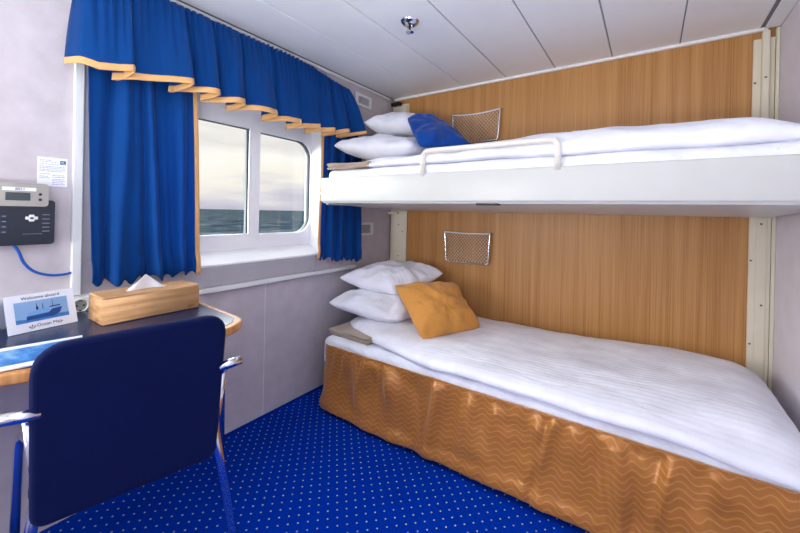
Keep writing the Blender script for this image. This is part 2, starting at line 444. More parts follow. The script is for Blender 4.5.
# valance: fold positions along y, asymmetric lapped folds with gathers at the top
VY0, VY1 = -1.945, -.565
folds = [-1.902, -1.775, -1.585, -1.47, -1.345, -1.175, -1.02, -.885, -.78, -.68, -.565]
NF = len(folds) - 1
def vf(u, v):
    k = min(int(u * NF), NF - 1); p = u * NF - k
    a, c = folds[k], folds[k + 1]; low = v ** .75; last = k == NF - 1
    rk = .75 + .5 * ((k * 7) % 5) / 4; amp = (.052 + .26 * (c - a)) * low * (.8 + .2 * rk); ov = (.045 * rk if not last else 0.) * low
    if p < .78:                                           # the broad front of the fold swells towards the room
        q = p / .78; y = a - ov + (c - a + ov) * q
        x = amp * (.12 + .88 * math.sin(q * PI * .56) ** 1.3) + .012 * low * math.sin(q * PI * 2 + k)
        lift = -.018 + .028 * q ** .8
    else:                                                 # then tucks back behind the next one
        q = (p - .78) / .22; y = c + .006 * low * math.sin(q * PI) - ov * q
        x = amp * (1 - q) * (1 + .25 * math.sin(q * PI)) + amp * .12 * q; lift = .010 - .028 * q
    x += .070
    x += max(0., 1 - v) ** 1.5 * .009 * math.sin(2 * PI * y / .027 + 3 * nz(y * 9, 0, 3)) + .020 * nz(y * 19, v * 1.2, 7) * (1 - v * .75) * min(1, v * 6 + .25)
    top = 1.952 - .045 * sm(-1.05, -.55, y) - .004 * math.sin(2 * PI * y / .026) - .004 * nz(y * 14, 1, 1)
    bot = interp([(-1.95, 1.625), (-1.87, 1.592), (-1.6, 1.603), (-1.0, 1.570), (-.75, 1.578), (-.56, 1.625)], y) + lift * 1.1 + .006 * nz(y * 8, 4, 4)
    y += .09 * low * sm(-.75, -.55, y)
    if last: x -= .06 * sm(.6, 1, p)
    if k == 0: x -= .05 * sm(.12, 0, p)
    return Vector((x, y, top + (bot - top) * v))
va = thing('window_valance', (.08, -1.26, 1.57), 'gathered blue valance with a pale gold hem along the top of the window', 'valance')
obj('gathered_cloth', sheet(lambda u, v: vf(u, v * .945), 360, 26, .003), MAT['curtain'], va, True)
obj('gold_hem', sheet(lambda u, v: vf(u, .943 + .07 * v) + Vector((.0012, 0, 0)), 360, 4, .0036), MAT['goldtrim'], va, True)

# cable trunking
struct('trim_8', box((.0, -1.905, .795), (.020, -1.878, 1.97), .003, 2), MAT['whiteplastic'])
struct('trim_9', box((.0, -2.0, .735), (.04, -1.62, .793), .004, 2), MAT['whiteplastic'])
struct('trim_10', box((.0, -3.0, .735), (.04, -2.012, .79), .004, 2), MAT['whiteplastic'])
so = thing('power_socket', (.04, -1.885, .735), 'round white power socket in the trunking above the desk', 'socket')
obj('socket_rim', lathe([(.026, 0), (.026, .004), (.022, .006), (.019, .0035), (.019, .001)], (.040, -1.885, .762), 'X', 28), MAT['whiteplastic'], so, True)
obj('socket_well', lathe([(.0188, 0), (.0188, .0018), (.0001, .0018)], (.040, -1.885, .762), 'X', 24), MAT['silver'], so)
for dy in (-.0095, .0095): obj('pin_hole', lathe([(.003, 0), (.003, .003), (.0001, .003)], (.040, -1.885 + dy, .762), 'X', 10), MAT['black'], so)
for dz in (-.017, .017): obj('earth_clip', box((.041, -1.888, .762 + dz - .002), (.0445, -1.882, .762 + dz + .002)), MAT['dark'], so)

# wall vents
def vent(y0, y1, z0, z1, label):
    v = thing('wall_vent', (0, (y0 + y1) / 2, z0), label, 'vent', 'square air vents by the corner')
    obj('vent_frame', shape2d([[(y0, z0), (y1, z0), (y1, z1), (y0, z1)], [(y0 + .026, z0 + .016), (y0 + .026, z1 - .016), (y1 - .026, z1 - .016), (y1 - .026, z0 + .016)]], .016, 'YZ', .008), MAT['whiteplastic'], v)
    b = bmesh.new(); n = 7
    for k in range(n):
        z = z0 + .018 + (z1 - z0 - .036) * (k + .5) / n
        box((.003, y0 + .026, z - .0025), (.011, y1 - .026, z + .0025), 0, 1, b)
    obj('louvre_grille', b, MAT['sillgrey'], v)
    obj('vent_back', box((.0005, y0 + .02, z0 + .01), (.003, y1 - .02, z1 - .01)), MAT['gasket'], v)
vent(-.445, -.278, 1.853, 1.938, 'white square wall vent high beside the valance')
vent(-.385, -.228, .945, 1.036, 'white square wall vent under the upper bunk beside the blue curtain')

# ------------------------------------------------------------------ sprinkler
s = thing('ceiling_sprinkler', (.766, -.916, CZ), 'small chrome fire sprinkler head on the white ceiling', 'sprinkler')
sp = (.766, -.916, CZ)
obj('escutcheon', lathe([(.001, -.024), (.018, -.024), (.034, -.015), (.044, -.005), (.045, 0)], sp), MAT['chrome'], s, True)
obj('stem', lathe([(.006, -.05), (.006, -.02)], sp, seg=12), MAT['dark'], s)
for k in (-1, 1): obj('yoke_arm', tube(catmull([(sp[0] + .010 * k, sp[1], sp[2] - .021), (sp[0] + .013 * k, sp[1], sp[2] - .036), (sp[0] + .003 * k, sp[1], sp[2] - .049)], 5), .0022, 6), MAT['chrome'], s, True)
b = lathe([(.001, -.055), (.019, -.053), (.019, -.050), (.001, -.049)], sp, seg=18)
obj('deflector', b, MAT['chrome'], s)

# ------------------------------------------------------------------ bunk posts
def post(x0, x1, label, side):
    p = thing('bunk_post', ((x0 + x1) / 2, -.02, 0), label, 'post', 'cream posts carrying the bunks')
    obj('back_plate', box((x0, -.014, .0), (x1, -.0005, CZ - .05), .003, 1), MAT['cream'], p)
    a, c = (x0 + .02, x1 - .004) if side < 0 else (x0 + .026, x1 - .022)
    obj('channel', box((a, -.040, 1.19), (c, -.0145, CZ - .024 if side > 0 else CZ - .07), .004, 2), MAT['cream'], p)
    obj('cover_strip', box((a - .004, -.019, .0), (c + .008, -.0145, 1.12), .002, 1), MAT['cream'], p)
    sc = [(x0 + .008, 1.748), ((a + c) / 2, 1.762), (x0 + .008, .926), ((a + c) / 2 + .006, .724), (x0 + .010, .54), ((a + c) / 2, 1.096)] if side > 0 else [(x1 - .012 - .02, .97), ((a + c) / 2, 1.02), ((a + c) / 2, .78)]
    for x, z in sc:
        y = (-.0405 if z > 1.19 else -.0195) if a <= x <= c else -.0145
        obj('screw', lathe([(.0045, .0015), (.0045, -.001), (.003, -.0035), (.0005, -.004)], (x, y, z), 'Y', 10), MAT['screw'], p, True)
    return p
p = post(.012, .163, 'cream bunk post in the corner beside the window wall', -1)
obj('hinge_bracket', box((.045, -.085, CZ - .075), (.125, -.047, CZ - .048), .006, 2), MAT['dark'], p)
obj('stay_bracket', box((.03, -.08, 1.10), (.115, -.047, 1.118), .004, 1), MAT['cream'], p)
p = post(2.086, 2.160, 'cream bunk post in the corner at the foot of the bunks', 1)
obj('gap_seal', box((2.1605, -.012, .0), (2.1618, -.001, CZ - .06)), MAT['black'], p)

# ------------------------------------------------------------------ net pockets
def pocket(x0, x1, z0, z1, label, curve):
    n = thing('net_pocket', ((x0 + x1) / 2, -.02, z0), label, 'net pocket', 'wire framed net pockets on the wood wall')
    yo = -.035
    fr = rounded([(x0, -.006, z1), (x0, yo, z1 - .001), (x0 + .012, yo, z0), (x1 - .012, yo, z0), (x1, yo, z1 - .001), (x1, -.006, z1)], .022)
    obj('wire_frame', tube(fr, .0058, 10), MAT['chrome'], n, True)
    top = lambda u: z1 - .004 - curve * 4 * u * (1 - u)
    obj('elastic_edge', tube([(x0 + (x1 - x0) * k / 20, yo - .001, top(k / 20)) for k in range(21)], .0042, 8), MAT['paper'], n, True)
    b = bmesh.new(); W_ = x1 - x0; ny = 15; step = W_ / ny
    h = z1 - z0
    for sgn in (1, -1):
        k = -int(h / step) - 2
        while k < ny + int(h / step) + 2:
            x = x0 + k * step; seg = []
            for q in range(0, 33):
                t_ = q / 32 * h; xx = x + sgn * t_ * .9; zz = z0 + t_
                u = (xx - x0) / W_
                if .015 < u < .985 and zz < top(u) and zz > z0 + .004:
                    bulge = .012 * math.sin(PI * u) * math.sin(PI * t_ / h)
                    seg.append((xx, yo - bulge - .0006 * sgn, zz))
            if len(seg) > 1: tube(seg, .0016, 3, b)
            k += 1
    obj('cord_net', b, MAT['cord'], n)
pocket(.548, .888, 1.60, 1.803, 'wire framed net pocket on the wood wall above the upper bunk', .012)
pocket(.507, .838, .782, .99, 'wire framed net pocket on the wood wall above the lower bed', .005)

# ------------------------------------------------------------------ upper bunk
BY = -.83
ub = thing('upper_bunk', (1.1, -.42, 1.12), 'white upper bunk bed with a deep front board and guard rail', 'bunk bed')
obj('front_board', box((.106, BY - .006, 1.168), (2.148, BY + .03, 1.305), .008, 3), MAT['bunk'], ub, True)
obj('underside_pan', prism([(BY - .002, 1.172), (BY + .006, 1.160), (-.058, 1.126), (-.055, 1.19), (BY - .002, 1.19)], 0, .12, 2.146), MAT['bunk'], ub)
obj('end_board', box((.114, BY + .03, 1.15), (.134, -.06, 1.30), .004, 1), MAT['bunk'], ub)
obj('end_board', box((2.126, BY + .03, 1.15), (2.146, -.06, 1.30), .004, 1), MAT['bunk'], ub)
obj('grip_slot', box((1.07, BY + .004, 1.1535), (1.172, BY + .042, 1.1635), .003, 1), MAT['dark'], ub)
obj('latch_pin', lathe([(.006, -.03), (.006, 0)], (.112, BY + .012, 1.215), 'X', 10), MAT['chrome'], ub, True)
def mattf(x0, x1, y0, y1, z0, z1, seed):
    b = box((x0, y0, z0), (x1, y1, z1), .035, 4)
    bmesh.ops.subdivide_edges(b, edges=[e_ for e_ in b.edges if e_.calc_length() > .2], cuts=90, use_grid_fill=True)
    for v in b.verts:
        v.co.z += .006 * nz(v.co.x * 5, v.co.y * 6, seed); v.co.y += .008 * nz(v.co.x * 8 + v.co.z * 12, seed, v.co.z * 9) + .004 * nz(v.co.x * 26 + v.co.z * 30, seed, v.co.z * 12)
    return b
obj('mattress', mattf(.136, 2.122, BY + .014, -.065, 1.195, 1.352, 3), MAT['sheet'], ub, True)
gr = rounded([(.80, BY - .002, 1.29), (.80, BY - .002, 1.408), (1.405, BY - .002, 1.408), (1.405, BY - .002, 1.29)], .035, 6)
obj('guard_rail', tube(gr, .0125, 14), MAT['rail'], ub, True)

# ------------------------------------------------------------------ lower bed
lb = thing('lower_bed', (1.12, -.45, 0), 'lower bed with a wave patterned bronze satin skirt to the floor', 'bed')
obj('bed_base', box((.22, -.835, .0), (2.12, -.03, .24), .01, 1), MAT['black'], lb)
obj('mattress', mattf(.175, 2.13, -.862, -.05, .24, .402, 8), MAT['sheet'], lb, True)
rs = random.Random(5)
vfold = [(rs.uniform(.3, 2.3), rs.uniform(.010, .030), rs.uniform(-.5, 1.) * .016, rs.uniform(-.10, .10), rs.uniform(.35, 1.2)) for _ in range(46)]
gath = [.44, .62, .872, 1.02, 1.14, 1.21, 1.30, 1.42, 1.62, 1.71, 1.95]
def skf(u, v):
    # runs along the front; the first few percent turn the corner at the window end
    R = .07; L0 = .30
    tot = L0 + 1.94; s = u * tot
    folds_ = 0
    for i, g in enumerate(gath):
        d = (s - L0 + .18 - g); folds_ += math.exp(-(d / (.020 + .06 * v)) ** 2) * (.6 + .4 * math.sin(i * 2.3))
    off = .004 + .024 * folds_ * (1.15 - .5 * v) * sm(.01, .2, v) + (.030 * v * nz(s * 2.6, v * 1.1, 5) + .012 * sm(0, .3, v) * nz(s * 8 - 1.6 * v, v * .8, 15)) * (1 - .6 * sm(.65, 1, v)) + .028 * v * v
    for c_, w_, a_, sl, ln in vfold:
        d = (s - c_ - sl * v) / (w_ * (1 + .8 * v)); 
        if abs(d) < 3: off += a_ * math.exp(-d * d) * sm(.0, .10, v) * sm(ln + .25, ln - .3, v)
    off += .006 * sm(.0, .12, .12 - abs(v - .93)) * (1 + nz(s * 30, v * 8, 2)) * .8
    off += .004 * nz(s * 11, v * 5, 12)
    zt = .366 - .004 * abs(nz(s * 6, 0, 0)); zb = .024 + .010 * nz(s * 5, 2, 2) + .006 * sm(.7, 1.2, s) 
    z = zt + (zb - zt) * v
    if s < L0 - R: return Vector((.176 - off * .6, -.865 + (L0 - s), z))
    if s < L0:
        a = (s - (L0 - R)) / R * PI / 2
        return Vector((.176 + R - (R + off * (.6 + .4 * a / (PI / 2))) * math.cos(a), -.865 + R - (R + off) * math.sin(a), z))
    return Vector((.176 + R + (s - L0), -.865 - off, z))
sk = obj('bed_skirt', sheet(skf, 330, 44, .003), MAT['skirt'], lb, True)
def seamf(u, v):
    p = skf((.30 + .872 - .18 - .07 + .006 * (u - .5)) / 2.24, v); return p + Vector((0, -.0015, 0))
obj('skirt_top_band', tube([skf(k / 330, .0) + Vector((0, -.002, 0)) for k in range(331)], .004, 6), MAT['skirt'], lb, True)

# ------------------------------------------------------------------ bedding
def slab(name, xy, zmid, ht, hb, nu, nv, mat, label, cat, group=None, pw=4., wr=.006, seed=1, sub=True):
    """thick soft cover: xy(u,v) outline in -1..1, rounded rim"""
    def prof(u, v):
        return max(0., (1 - abs(u) ** (pw * 2.6)) * (1 - abs(v) ** pw)) ** .42
    b = bmesh.new(); T = {}; B = {}
    for i in range(nu + 1):
        for j in range(nv + 1):
            u = math.sin((i / nu * 2 - 1) * PI / 2); v = math.sin((j / nv * 2 - 1) * PI / 2)
            u = .35 * u + .65 * (i / nu * 2 - 1); v = .5 * v + .5 * (j / nv * 2 - 1)
            x, y = xy(u, v); e_ = prof(u, v); z0 = zmid(x, y, u, v)
            w_ = wr * (nz(x * 3.2, y * 7, seed) + .6 * nz(x * 8, y * 15, seed + 3)) * (.3 + e_)
            w_ += .004 * e_ * sum(math.exp(-((x - c_ - .02 * y) / .011) ** 2) for c_ in (.98, 1.46))
            rg = abs(nz(x * 4.5 + y * 2, y * 9, seed + 8)); w_ -= wr * .6 * max(0, .14 - rg) / .14 * sm(-.35, -.8, y)
            rim = i in (0, nu) or j in (0, nv)
            T[i, j] = b.verts.new((x, y, z0 + ht(x, y) * e_ + w_))
            B[i, j] = T[i, j] if rim else b.verts.new((x, y, z0 - hb * e_))
    for i in range(nu):
        for j in range(nv):
            b.faces.new((T[i, j], T[i + 1, j], T[i + 1, j + 1], T[i, j + 1]))
            q = (B[i, j], B[i, j + 1], B[i + 1, j + 1], B[i + 1, j])
            try: b.faces.new(q)
            except ValueError: pass
    o = obj(name, b, mat, None, True)
    if label: meta(o, label, cat, group)
    return o
front = [(.17, -.655), (.3, -.735), (.49, -.80), (.7, -.843), (.9, -.872), (1.9, -.885), (2.12, -.87)]
def lxy(u, v):
    q = (v + 1) / 2                                     # 0 front, 1 back
    xl = .17 - .04 * q; xr = 2.128 - .01 * q
    x = xl + (xr - xl) * (u + 1) / 2
    yf = interp(front, x) + .010 * nz(x * 4, 3, 3)
    return x, yf + (-.085 - yf) * q
slab('duvet', lxy, lambda x, y, u, v: .413 - .03 * sm(1.7, 2.0, x) * sm(-.7, -.88, y) + .012 * nz(x * 3, 0, 9) * sm(-.7, -.85, y) - .008 * sm(2.0, 2.12, x),
     lambda x, y: .050 + .016 * sm(.6, .3, x) + .034 * sm(1.2, 1.9, x) * sm(-.9, -.5, y) + .010 * sm(-.5, -.2, y) - .014 * sm(2.0, 2.12, x), .012, 150, 54, MAT['duvet'],
     'white striped duvet spread over the lower bed', 'duvet', pw=6., wr=.0055, seed=2)
def uxy(u, v):
    q = (v + 1) / 2; xl = .17 + .16 * (1 - q) ** 3
    x = xl + (2.118 - xl) * (u + 1) / 2
    yf = BY + .006 + .008 * nz(x * 5, 1, 6) + .03 * sm(.5, .16, x)
    return x, yf + (-.085 - yf) * q
slab('duvet', uxy, lambda x, y, u, v: 1.362 + .010 * nz(x * 4, 2, 2) - .008 * sm(1.0, 1.8, x),
     lambda x, y: .062 + .035 * sm(.65, 1.6, x) + .02 * sm(.65, .9, x) - .03 * sm(.6, .2, x) - .02 * sm(1.95, 2.12, x), .012, 150, 54, MAT['duvet'],
     'white duvet spread over the upper bunk behind the guard rail', 'duvet', pw=3.2, wr=.013, seed=21)

def pillow(name, cor, thick, mat, label, cat, group=None, n=44, pinch=.035, wr=.012, seed=1, seam=None, sag=.0):
    """cor: four corners; n bulges both ways from the bilinear patch, sides pinched inward"""
    A, B_, C_, D = [Vector(c) for c in cor]
    b = bmesh.new(); T = {}; Bt = {}
    nrm = ((B_ - A).cross(D - A) + (D - C_).cross(B_ - C_)).normalized()
    for i in range(n + 1):
        for j in range(n + 1):
            a = i / n * 2 - 1; c = j / n * 2 - 1
            u = .45 * math.sin(a * PI / 2) + .55 * a; v = .45 * math.sin(c * PI / 2) + .55 * c
            ck = 1 - .075 * (u * v) ** 4; uu = u * ck * (1 - pinch * (1 - v * v)); vv = v * ck * (1 - pinch * (1 - u * u))
            s = (uu + 1) / 2; t_ = (vv + 1) / 2
            p = A * (1 - s) * (1 - t_) + B_ * s * (1 - t_) + C_ * s * t_ + D * (1 - s) * t_
            e_ = max(0., (1 - abs(u) ** 2.6) * (1 - abs(v) ** 2.6)) ** .55 * (1 - .06 * (u * u + v * v))
            # creases radiate from the corners and the rim
            q = p * 9
            rd = abs(nz(q.x * 1.3, q.y * 1.3, q.z * 1.3 + seed * 2))
            w_ = wr * (nz(q.x, q.y, q.z + seed) + .6 * nz(q.x * 2.3, q.y * 2.3, q.z * 2.3 + seed) - .3 * max(0, .12 - rd) / .12) * (.25 + e_)
            cr = wr * .9 * math.sin(9 * math.atan2(abs(v), abs(u) + 1e-4) + seed) * (u * u + v * v) * .5 * min(1, e_ * 3)
            rim = i in (0, n) or j in (0, n)
            sg = Vector((0, 0, -sag * (1 - u * u) * (1 - v * v)))
            T[i, j] = b.verts.new(p + sg + nrm * (thick * .5 * e_ + w_ + cr))
            Bt[i, j] = T[i, j] if rim else b.verts.new(p + sg - nrm * (thick * .5 * e_ - w_ * .5))
    for i in range(n):
        for j in range(n):
            b.faces.new((T[i, j], T[i + 1, j], T[i + 1, j + 1], T[i, j + 1]))
            try: b.faces.new((Bt[i, j], Bt[i, j + 1], Bt[i + 1, j + 1], Bt[i + 1, j]))
            except ValueError: pass
    return meta(obj(name, b, mat, None, True), label, cat, group)
PG = 'white bed pillows'
pillow('pillow', [(.095, -.785, .565), (.53, -.635, .495), (.57, -.14, .53), (.10, -.14, .60)], .17, MAT['linen'],
       'plump white pillow lying lowest on the lower bed by the window wall', 'pillow', PG, seed=3, wr=.016)
pillow('pillow', [(.09, -.685, .70), (.435, -.525, .615), (.585, -.14, .715), (.10, -.12, .735)], .165, MAT['duvet'],
       'white striped pillow on top of the pillow stack on the lower bed', 'pillow', PG, seed=6, wr=.016)
pillow('cushion', [(.745, -.715, .452), (.935, -.36, .468), (.715, -.285, .70), (.455, -.585, .695)], .17, MAT['goldcushion'],
       'mustard gold cushion leaning against the white pillows on the lower bed', 'cushion', None, seed=9, pinch=.07, wr=.015)
pillow('pillow', [(.08, -.75, 1.512), (.61, -.63, 1.485), (.62, -.25, 1.50), (.12, -.30, 1.53)], .165, MAT['linen'],
       'white pillow lying under another at the window end of the upper bunk', 'pillow', PG, seed=13, wr=.014)
pillow('pillow', [(.11, -.51, 1.705), (.52, -.46, 1.65), (.52, -.14, 1.69), (.13, -.16, 1.73)], .165, MAT['linen'],
       'white pillow topmost on the upper bunk, partly behind the blue cushion', 'pillow', PG, seed=17, wr=.014)
pillow('cushion', [(.645, -.62, 1.472), (.84, -.32, 1.515), (.49, -.18, 1.765), (.45, -.47, 1.70)], .12, MAT['bluecushion'],
       'royal blue cushion leaning on the white pillows of the upper bunk', 'cushion', None, seed=5, pinch=.05, wr=.014)

def folded(c0, c1, z0, ly, h, label, group, rot=0., mat=None):
    """folded blanket: stacked layers joined by rounded folds along the front edge"""
    b = bmesh.new(); n = ly
    for k in range(n):
        za = z0 + h * k / n; zb = z0 + h * (k + 1) / n
        bb = box((c0[0] + .006 * math.sin(k * 2), c0[1] + .005 * math.sin(k * 3.1), za), (c1[0] - .008 * math.cos(k * 1.7), c1[1], zb + .0015), (zb - za) * .42, 3)
        bmesh.ops.subdivide_edges(bb, edges=[e_ for e_ in bb.edges if e_.calc_length() > .1], cuts=10, use_grid_fill=True)
        for v in bb.verts: v.co.z += .008 * nz(v.co.x * 9, v.co.y * 9, k * .5); v.co.y += .009 * nz(v.co.x * 12, 0, k * 1.7); v.co.x += .006 * nz(0, v.co.y * 12, k * 2.3)
        join(b, bb)
    m = Matrix.Translation(Vector((c0[0], c0[1], 0))) @ Matrix.Rotation(rot, 4, 'Z') @ Matrix.Translation(-Vector((c0[0], c0[1], 0)))
    b.transform(m)
    return meta(obj('blanket', b, mat or MAT['taupe'], None, True), label, 'blanket', group)
folded((.17, -.805, .403), (.48, -.50, .0), .403, 4, .028, 'folded taupe blanket tucked under the duvet on the lower bed', 'folded taupe blankets', math.radians(-3))
folded((.145, -.822, 1.354), (.45, -.50, 0), 1.354, 3, .030, 'folded taupe blanket at the window end of the upper bunk', 'folded taupe blankets')

# ------------------------------------------------------------------ desk
DZ = .74
outline = [(.02, -1.548), (.10, -1.55), (.30, -1.570), (.50, -1.583), (.545, -1.590), (.575, -1.612), (.598, -1.65), (.612, -1.70), (.620, -1.80), (.608, -1.92), (.575, -2.03), (.535, -2.11), (.51, -2.17), (.50, -2.4), (.50, -2.9), (.02, -2.9)]
dk = thing('writing_desk', (.3, -2.2, 0), 'wall desk with a navy top and rounded orange wood edging', 'desk')
obj('desktop', shape2d([outline], .028, 'XY', DZ - .014, .006), MAT['deskwood'], dk)
cxo, cyo = .27, -2.1
inl = [(max(.022, p[0] - .014) if p[0] > .1 else p[0] + .002, p[1] - .012 if p[1] > -1.66 else (p[1] if p[1] > -2.8 else p[1] + .02)) for p in outline]
obj('desk_inlay', shape2d([inl], .002, 'XY', DZ + .0006), MAT['inlay'], dk)
obj('end_panel', box((.03, -1.606, .27), (.405, -1.588, .705), .003, 1), MAT['deskwood'], dk)
obj('hinge_stud', lathe([(.006, -.05), (.006, -.034), (.010, -.034)], (.49, -1.62, DZ), 'Z', 10), MAT['dark'], dk)
obj('wall_batten', box((.001, -2.85, .66), (.03, -1.63, .704), .003, 1), MAT['deskwood'], dk)

# tissue box
tb = thing('tissue_box', (.24, -1.76, DZ), 'long bamboo tissue box standing on the desk under the curtain', 'tissue box')
obj('box_body', shape2d([[(.178, -1.893), (.298, -1.893), (.298, -1.612), (.178, -1.612)], ], .082, 'XY', DZ + .0425, .004), MAT['bamboo'], tb)
b = shape2d([rrect(.176, -1.895, .300, -1.610, .004), rrect(.222, -1.83, .254, -1.685, .015)[::-1]], .007, 'XY', DZ + .0865, .002)
obj('box_lid', b, MAT['bamboo'], tb)
def tis(u, v):
    y = -1.815 + .125 * u; k = 1 - abs(2 * u - .98) ** 1.15
    return Vector((.238 + .018 * (v - .5) * k + .010 * math.sin(u * 7) * v - .02 * v, y + .012 * v * (.5 - u), DZ + .087 + .050 * v * max(0, k)))
obj('tissue', sheet(tis, 24, 12, .001), MAT['tissue'], tb, True)

# tent card
cd = thing('welcome_card', (.17, -2.0, DZ), 'white tent card with a ship picture propped on the desk', 'card')
P0 = Vector((.215, -2.083, DZ + .003)); P1 = Vector((.185, -1.926, DZ + .003))     # lower corners as one faces it
ux = (P1 - P0).normalized(); lean = Vector((-.035, -.006, .105)); uy = (lean - ux * lean.dot(ux)).normalized(); nn = ux.cross(uy)
CW, CH = (P1 - P0).length, lean.length
b = bmesh.new(); bmesh.ops.create_cube(b, size=1)
for v in b.verts: v.co = Vector((CW * (v.co.x + .5), CH * (v.co.y + .5), -.0004 + v.co.z * .0008))
obj('front_leaf', place(b, P0, ux, uy), MAT['paper'], cd)
b = bmesh.new(); bmesh.ops.create_cube(b, size=1)
top0 = P0 + uy * CH; bk = Vector((-.075, -.012, -.1045)); 
for v in b.verts: v.co = Vector((CW * (v.co.x + .5), bk.length * .985 * (v.co.y + .5), -.0004 + v.co.z * .0008))
obj('back_leaf', place(b, top0 - nn * .001, ux, bk), MAT['paper'], cd)
def card(poly, name, mat, h=.0006, par=None):
    b = shape2d([[(p[0] * CW, p[1] * CH) for p in poly]], .0005, 'XY', h); return obj(name, place(b, P0, ux, uy), mat, par or cd)
pic = card([(.12, .24), (.88, .24), (.88, .80), (.12, .80)], 'picture', MAT['picsky'])
card([(.12, .24), (.88, .24), (.88, .34), (.6, .35), (.3, .32), (.12, .35)], 'printed_sea', MAT['picsea'], .0011, pic)
card([(.26, .30), (.64, .30), (.74, .36), (.79, .52), (.64, .50), (.58, .42), (.27, .40)], 'printed_hull', MAT['hull'], .0017, pic)
card([(.28, .40), (.58, .42), (.60, .52), (.52, .56), (.45, .56), (.34, .50), (.29, .48)], 'printed_deckhouse', MAT['deckhouse'], .0020, pic)
card([(.60, .55), (.76, .555), (.76, .59), (.60, .58)], 'printed_bridge', MAT['hull'], .0020, pic)
for x0, x1, z1 in ((.41, .435, .74), (.50, .512, .72), (.645, .657, .78)): card([(x0, .55), (x1, .55), ((x0 + x1) / 2, z1)], 'printed_mast', MAT['ink'], .0021, pic)
card([(.41, .54), (.44, .54), (.44, .62), (.41, .62)], 'printed_funnel', MAT['ink'], .0022, pic)
for txt, cx_, cy_, sz in (('Welcome aboard', .5, .885, .0125), ('Ocean Maja', .58, .125, .0125)):
    b = lettering(txt, sz, .0005); b.transform(Matrix.Translation((cx_ * CW, cy_ * CH, .0006))); obj('lettering', place(b, P0, ux, uy), MAT['ink'], cd)
b = bmesh.new()
for k in range(2): tube([((.33 + .045 * (1 - .3 * k) * math.cos(a)) * CW, (.14 - .07 * (1 - .3 * k) * math.sin(a)) * CH, .0008) for a in [PI * q / 10 for q in range(11)]], .0006, 4, b)
tube([(.33 * CW, .12 * CH, .0008), (.33 * CW, .17 * CH, .0008)], .0012, 4, b)
obj('logo', place(b, P0, ux, uy), MAT['ink'], cd)

# booklet lying on the desk
bk_ = thing('brochure', (.44, -2.12, DZ), 'glossy blue sea picture brochure lying at the desk edge beside the card', 'brochure')
def quad(pts, th, z, name, mat, par):
    return obj(name, shape2d([pts], th, 'XY', z), mat, par)
Q = [(.325, -2.19), (.372, -1.962), (.545, -2.005), (.495, -2.23)]
quad(Q, .005, DZ + .0045, 'pages', MAT['paper'], bk_)
cq = Vector((sum(p[0] for p in Q) / 4, sum(p[1] for p in Q) / 4))
Q2 = [((p[0] - cq.x) * (.70) + cq.x + .004, (p[1] - cq.y) * .97 + cq.y) for p in Q]
quad(Q2, .0006, DZ + .0073, 'cover_picture', MAT['booklet'], bk_)

# ------------------------------------------------------------------ phone, notice
ph = thing('wall_phone', (0, -2.06, .98), 'grey and black desk phone mounted on the wall beside the window', 'phone')
PY0, PY1 = -2.19, -1.955
# sloping body: thicker at its top
def slopebox(y0, y1, z0, z1, x_lo, x_hi, xb=.0, r=.010):
    b = shape2d([rrect(y0, z0, y1, z1, r)], 1.0, 'YZ', .5)
    for v in b.verts:
        k = (v.co.z - .98) / .205; xf = x_lo + (x_hi - x_lo) * k
        v.co.x = xf if v.co.x > .5 else xb if xb <= 0.001 else xf - xb
    return b
obj('phone_body', slopebox(PY0, PY1, .984, 1.130, .038, .046), MAT['phone'], ph)
obj('display_hood', slopebox(PY0, -1.974, 1.109, 1.183, .050, .060), MAT['silver'], ph)
obj('screen', slopebox(-2.071, -2.017, 1.127, 1.152, .0515, .0615, .003, .002), MAT['lcd'], ph)
lb_ = obj('name_strip', slopebox(-2.078, -2.004, 1.1575, 1.1685, .0515, .0615, .003, .001), MAT['paper'], ph)
b = lettering('8011', .011, .0006); obj('lettering', place(b, (.0615, -2.040, 1.163), (0, 1, 0), (0, 0, 1)), MAT['ink'], lb_)
for z in (1.148, 1.131): obj('menu_button', lathe([(.0042, -.004), (.0042, .001), (.003, .002), (.0003, .002)], (.0585, -1.994, z), 'X', 12), MAT['dark'], ph, True)
for r_ in range(4):
    for c_ in range(3):
        y = -2.128 + .0285 * c_ + .0; z = 1.077 - .0165 * r_
        k = (z - .98) / .205; x = .038 + .008 * k
        obj('key', box((x - .002, y - .009, z - .0055), (x + .002, y + .009, z + .0055), .0015, 1), MAT['key'], ph)
        obj('key_mark', box((x + .0021, y - .004, z - .0015), (x + .0024, y + .004, z + .0015)), MAT['greyink'], ph)
b = bmesh.new()
for dy, dz in ((-.008, 0), (.008, 0), (0, .006), (0, -.006)): box((.0405, -2.010 + dy - .0065, 1.071 + dz - .005), (.0445, -2.010 + dy + .0065, 1.071 + dz + .005), .002, 2, b)
obj('navigation_pad', b, MAT['whiteplastic'], ph)
obj('ok_button', box((.044, -2.014, 1.068), (.0456, -2.006, 1.074), .001, 1), MAT['dark'], ph)
for z in (1.082, 1.068, 1.054, 1.041, 1.028): obj('function_label', box((.040, -1.985, z - .0012), (.0432, -1.968, z + .0012)), MAT['greyink'], ph)
obj('message_strip', box((.040, -2.030, 1.019), (.0418, -1.985, 1.0205)), MAT['greyink'], ph)
cb = obj('cable', tube(catmull([(.025, -2.046, .984), (.024, -2.035, .962), (.02, -2.022, .925), (.017, -1.998, .894), (.016, -1.962, .877), (.016, -1.925, .874), (.014, -1.9, .879)], 8), .0042, 8), MAT['bluecable'], None, True)
meta(cb, 'blue cable hanging from the wall phone to the white trunking', 'cable')

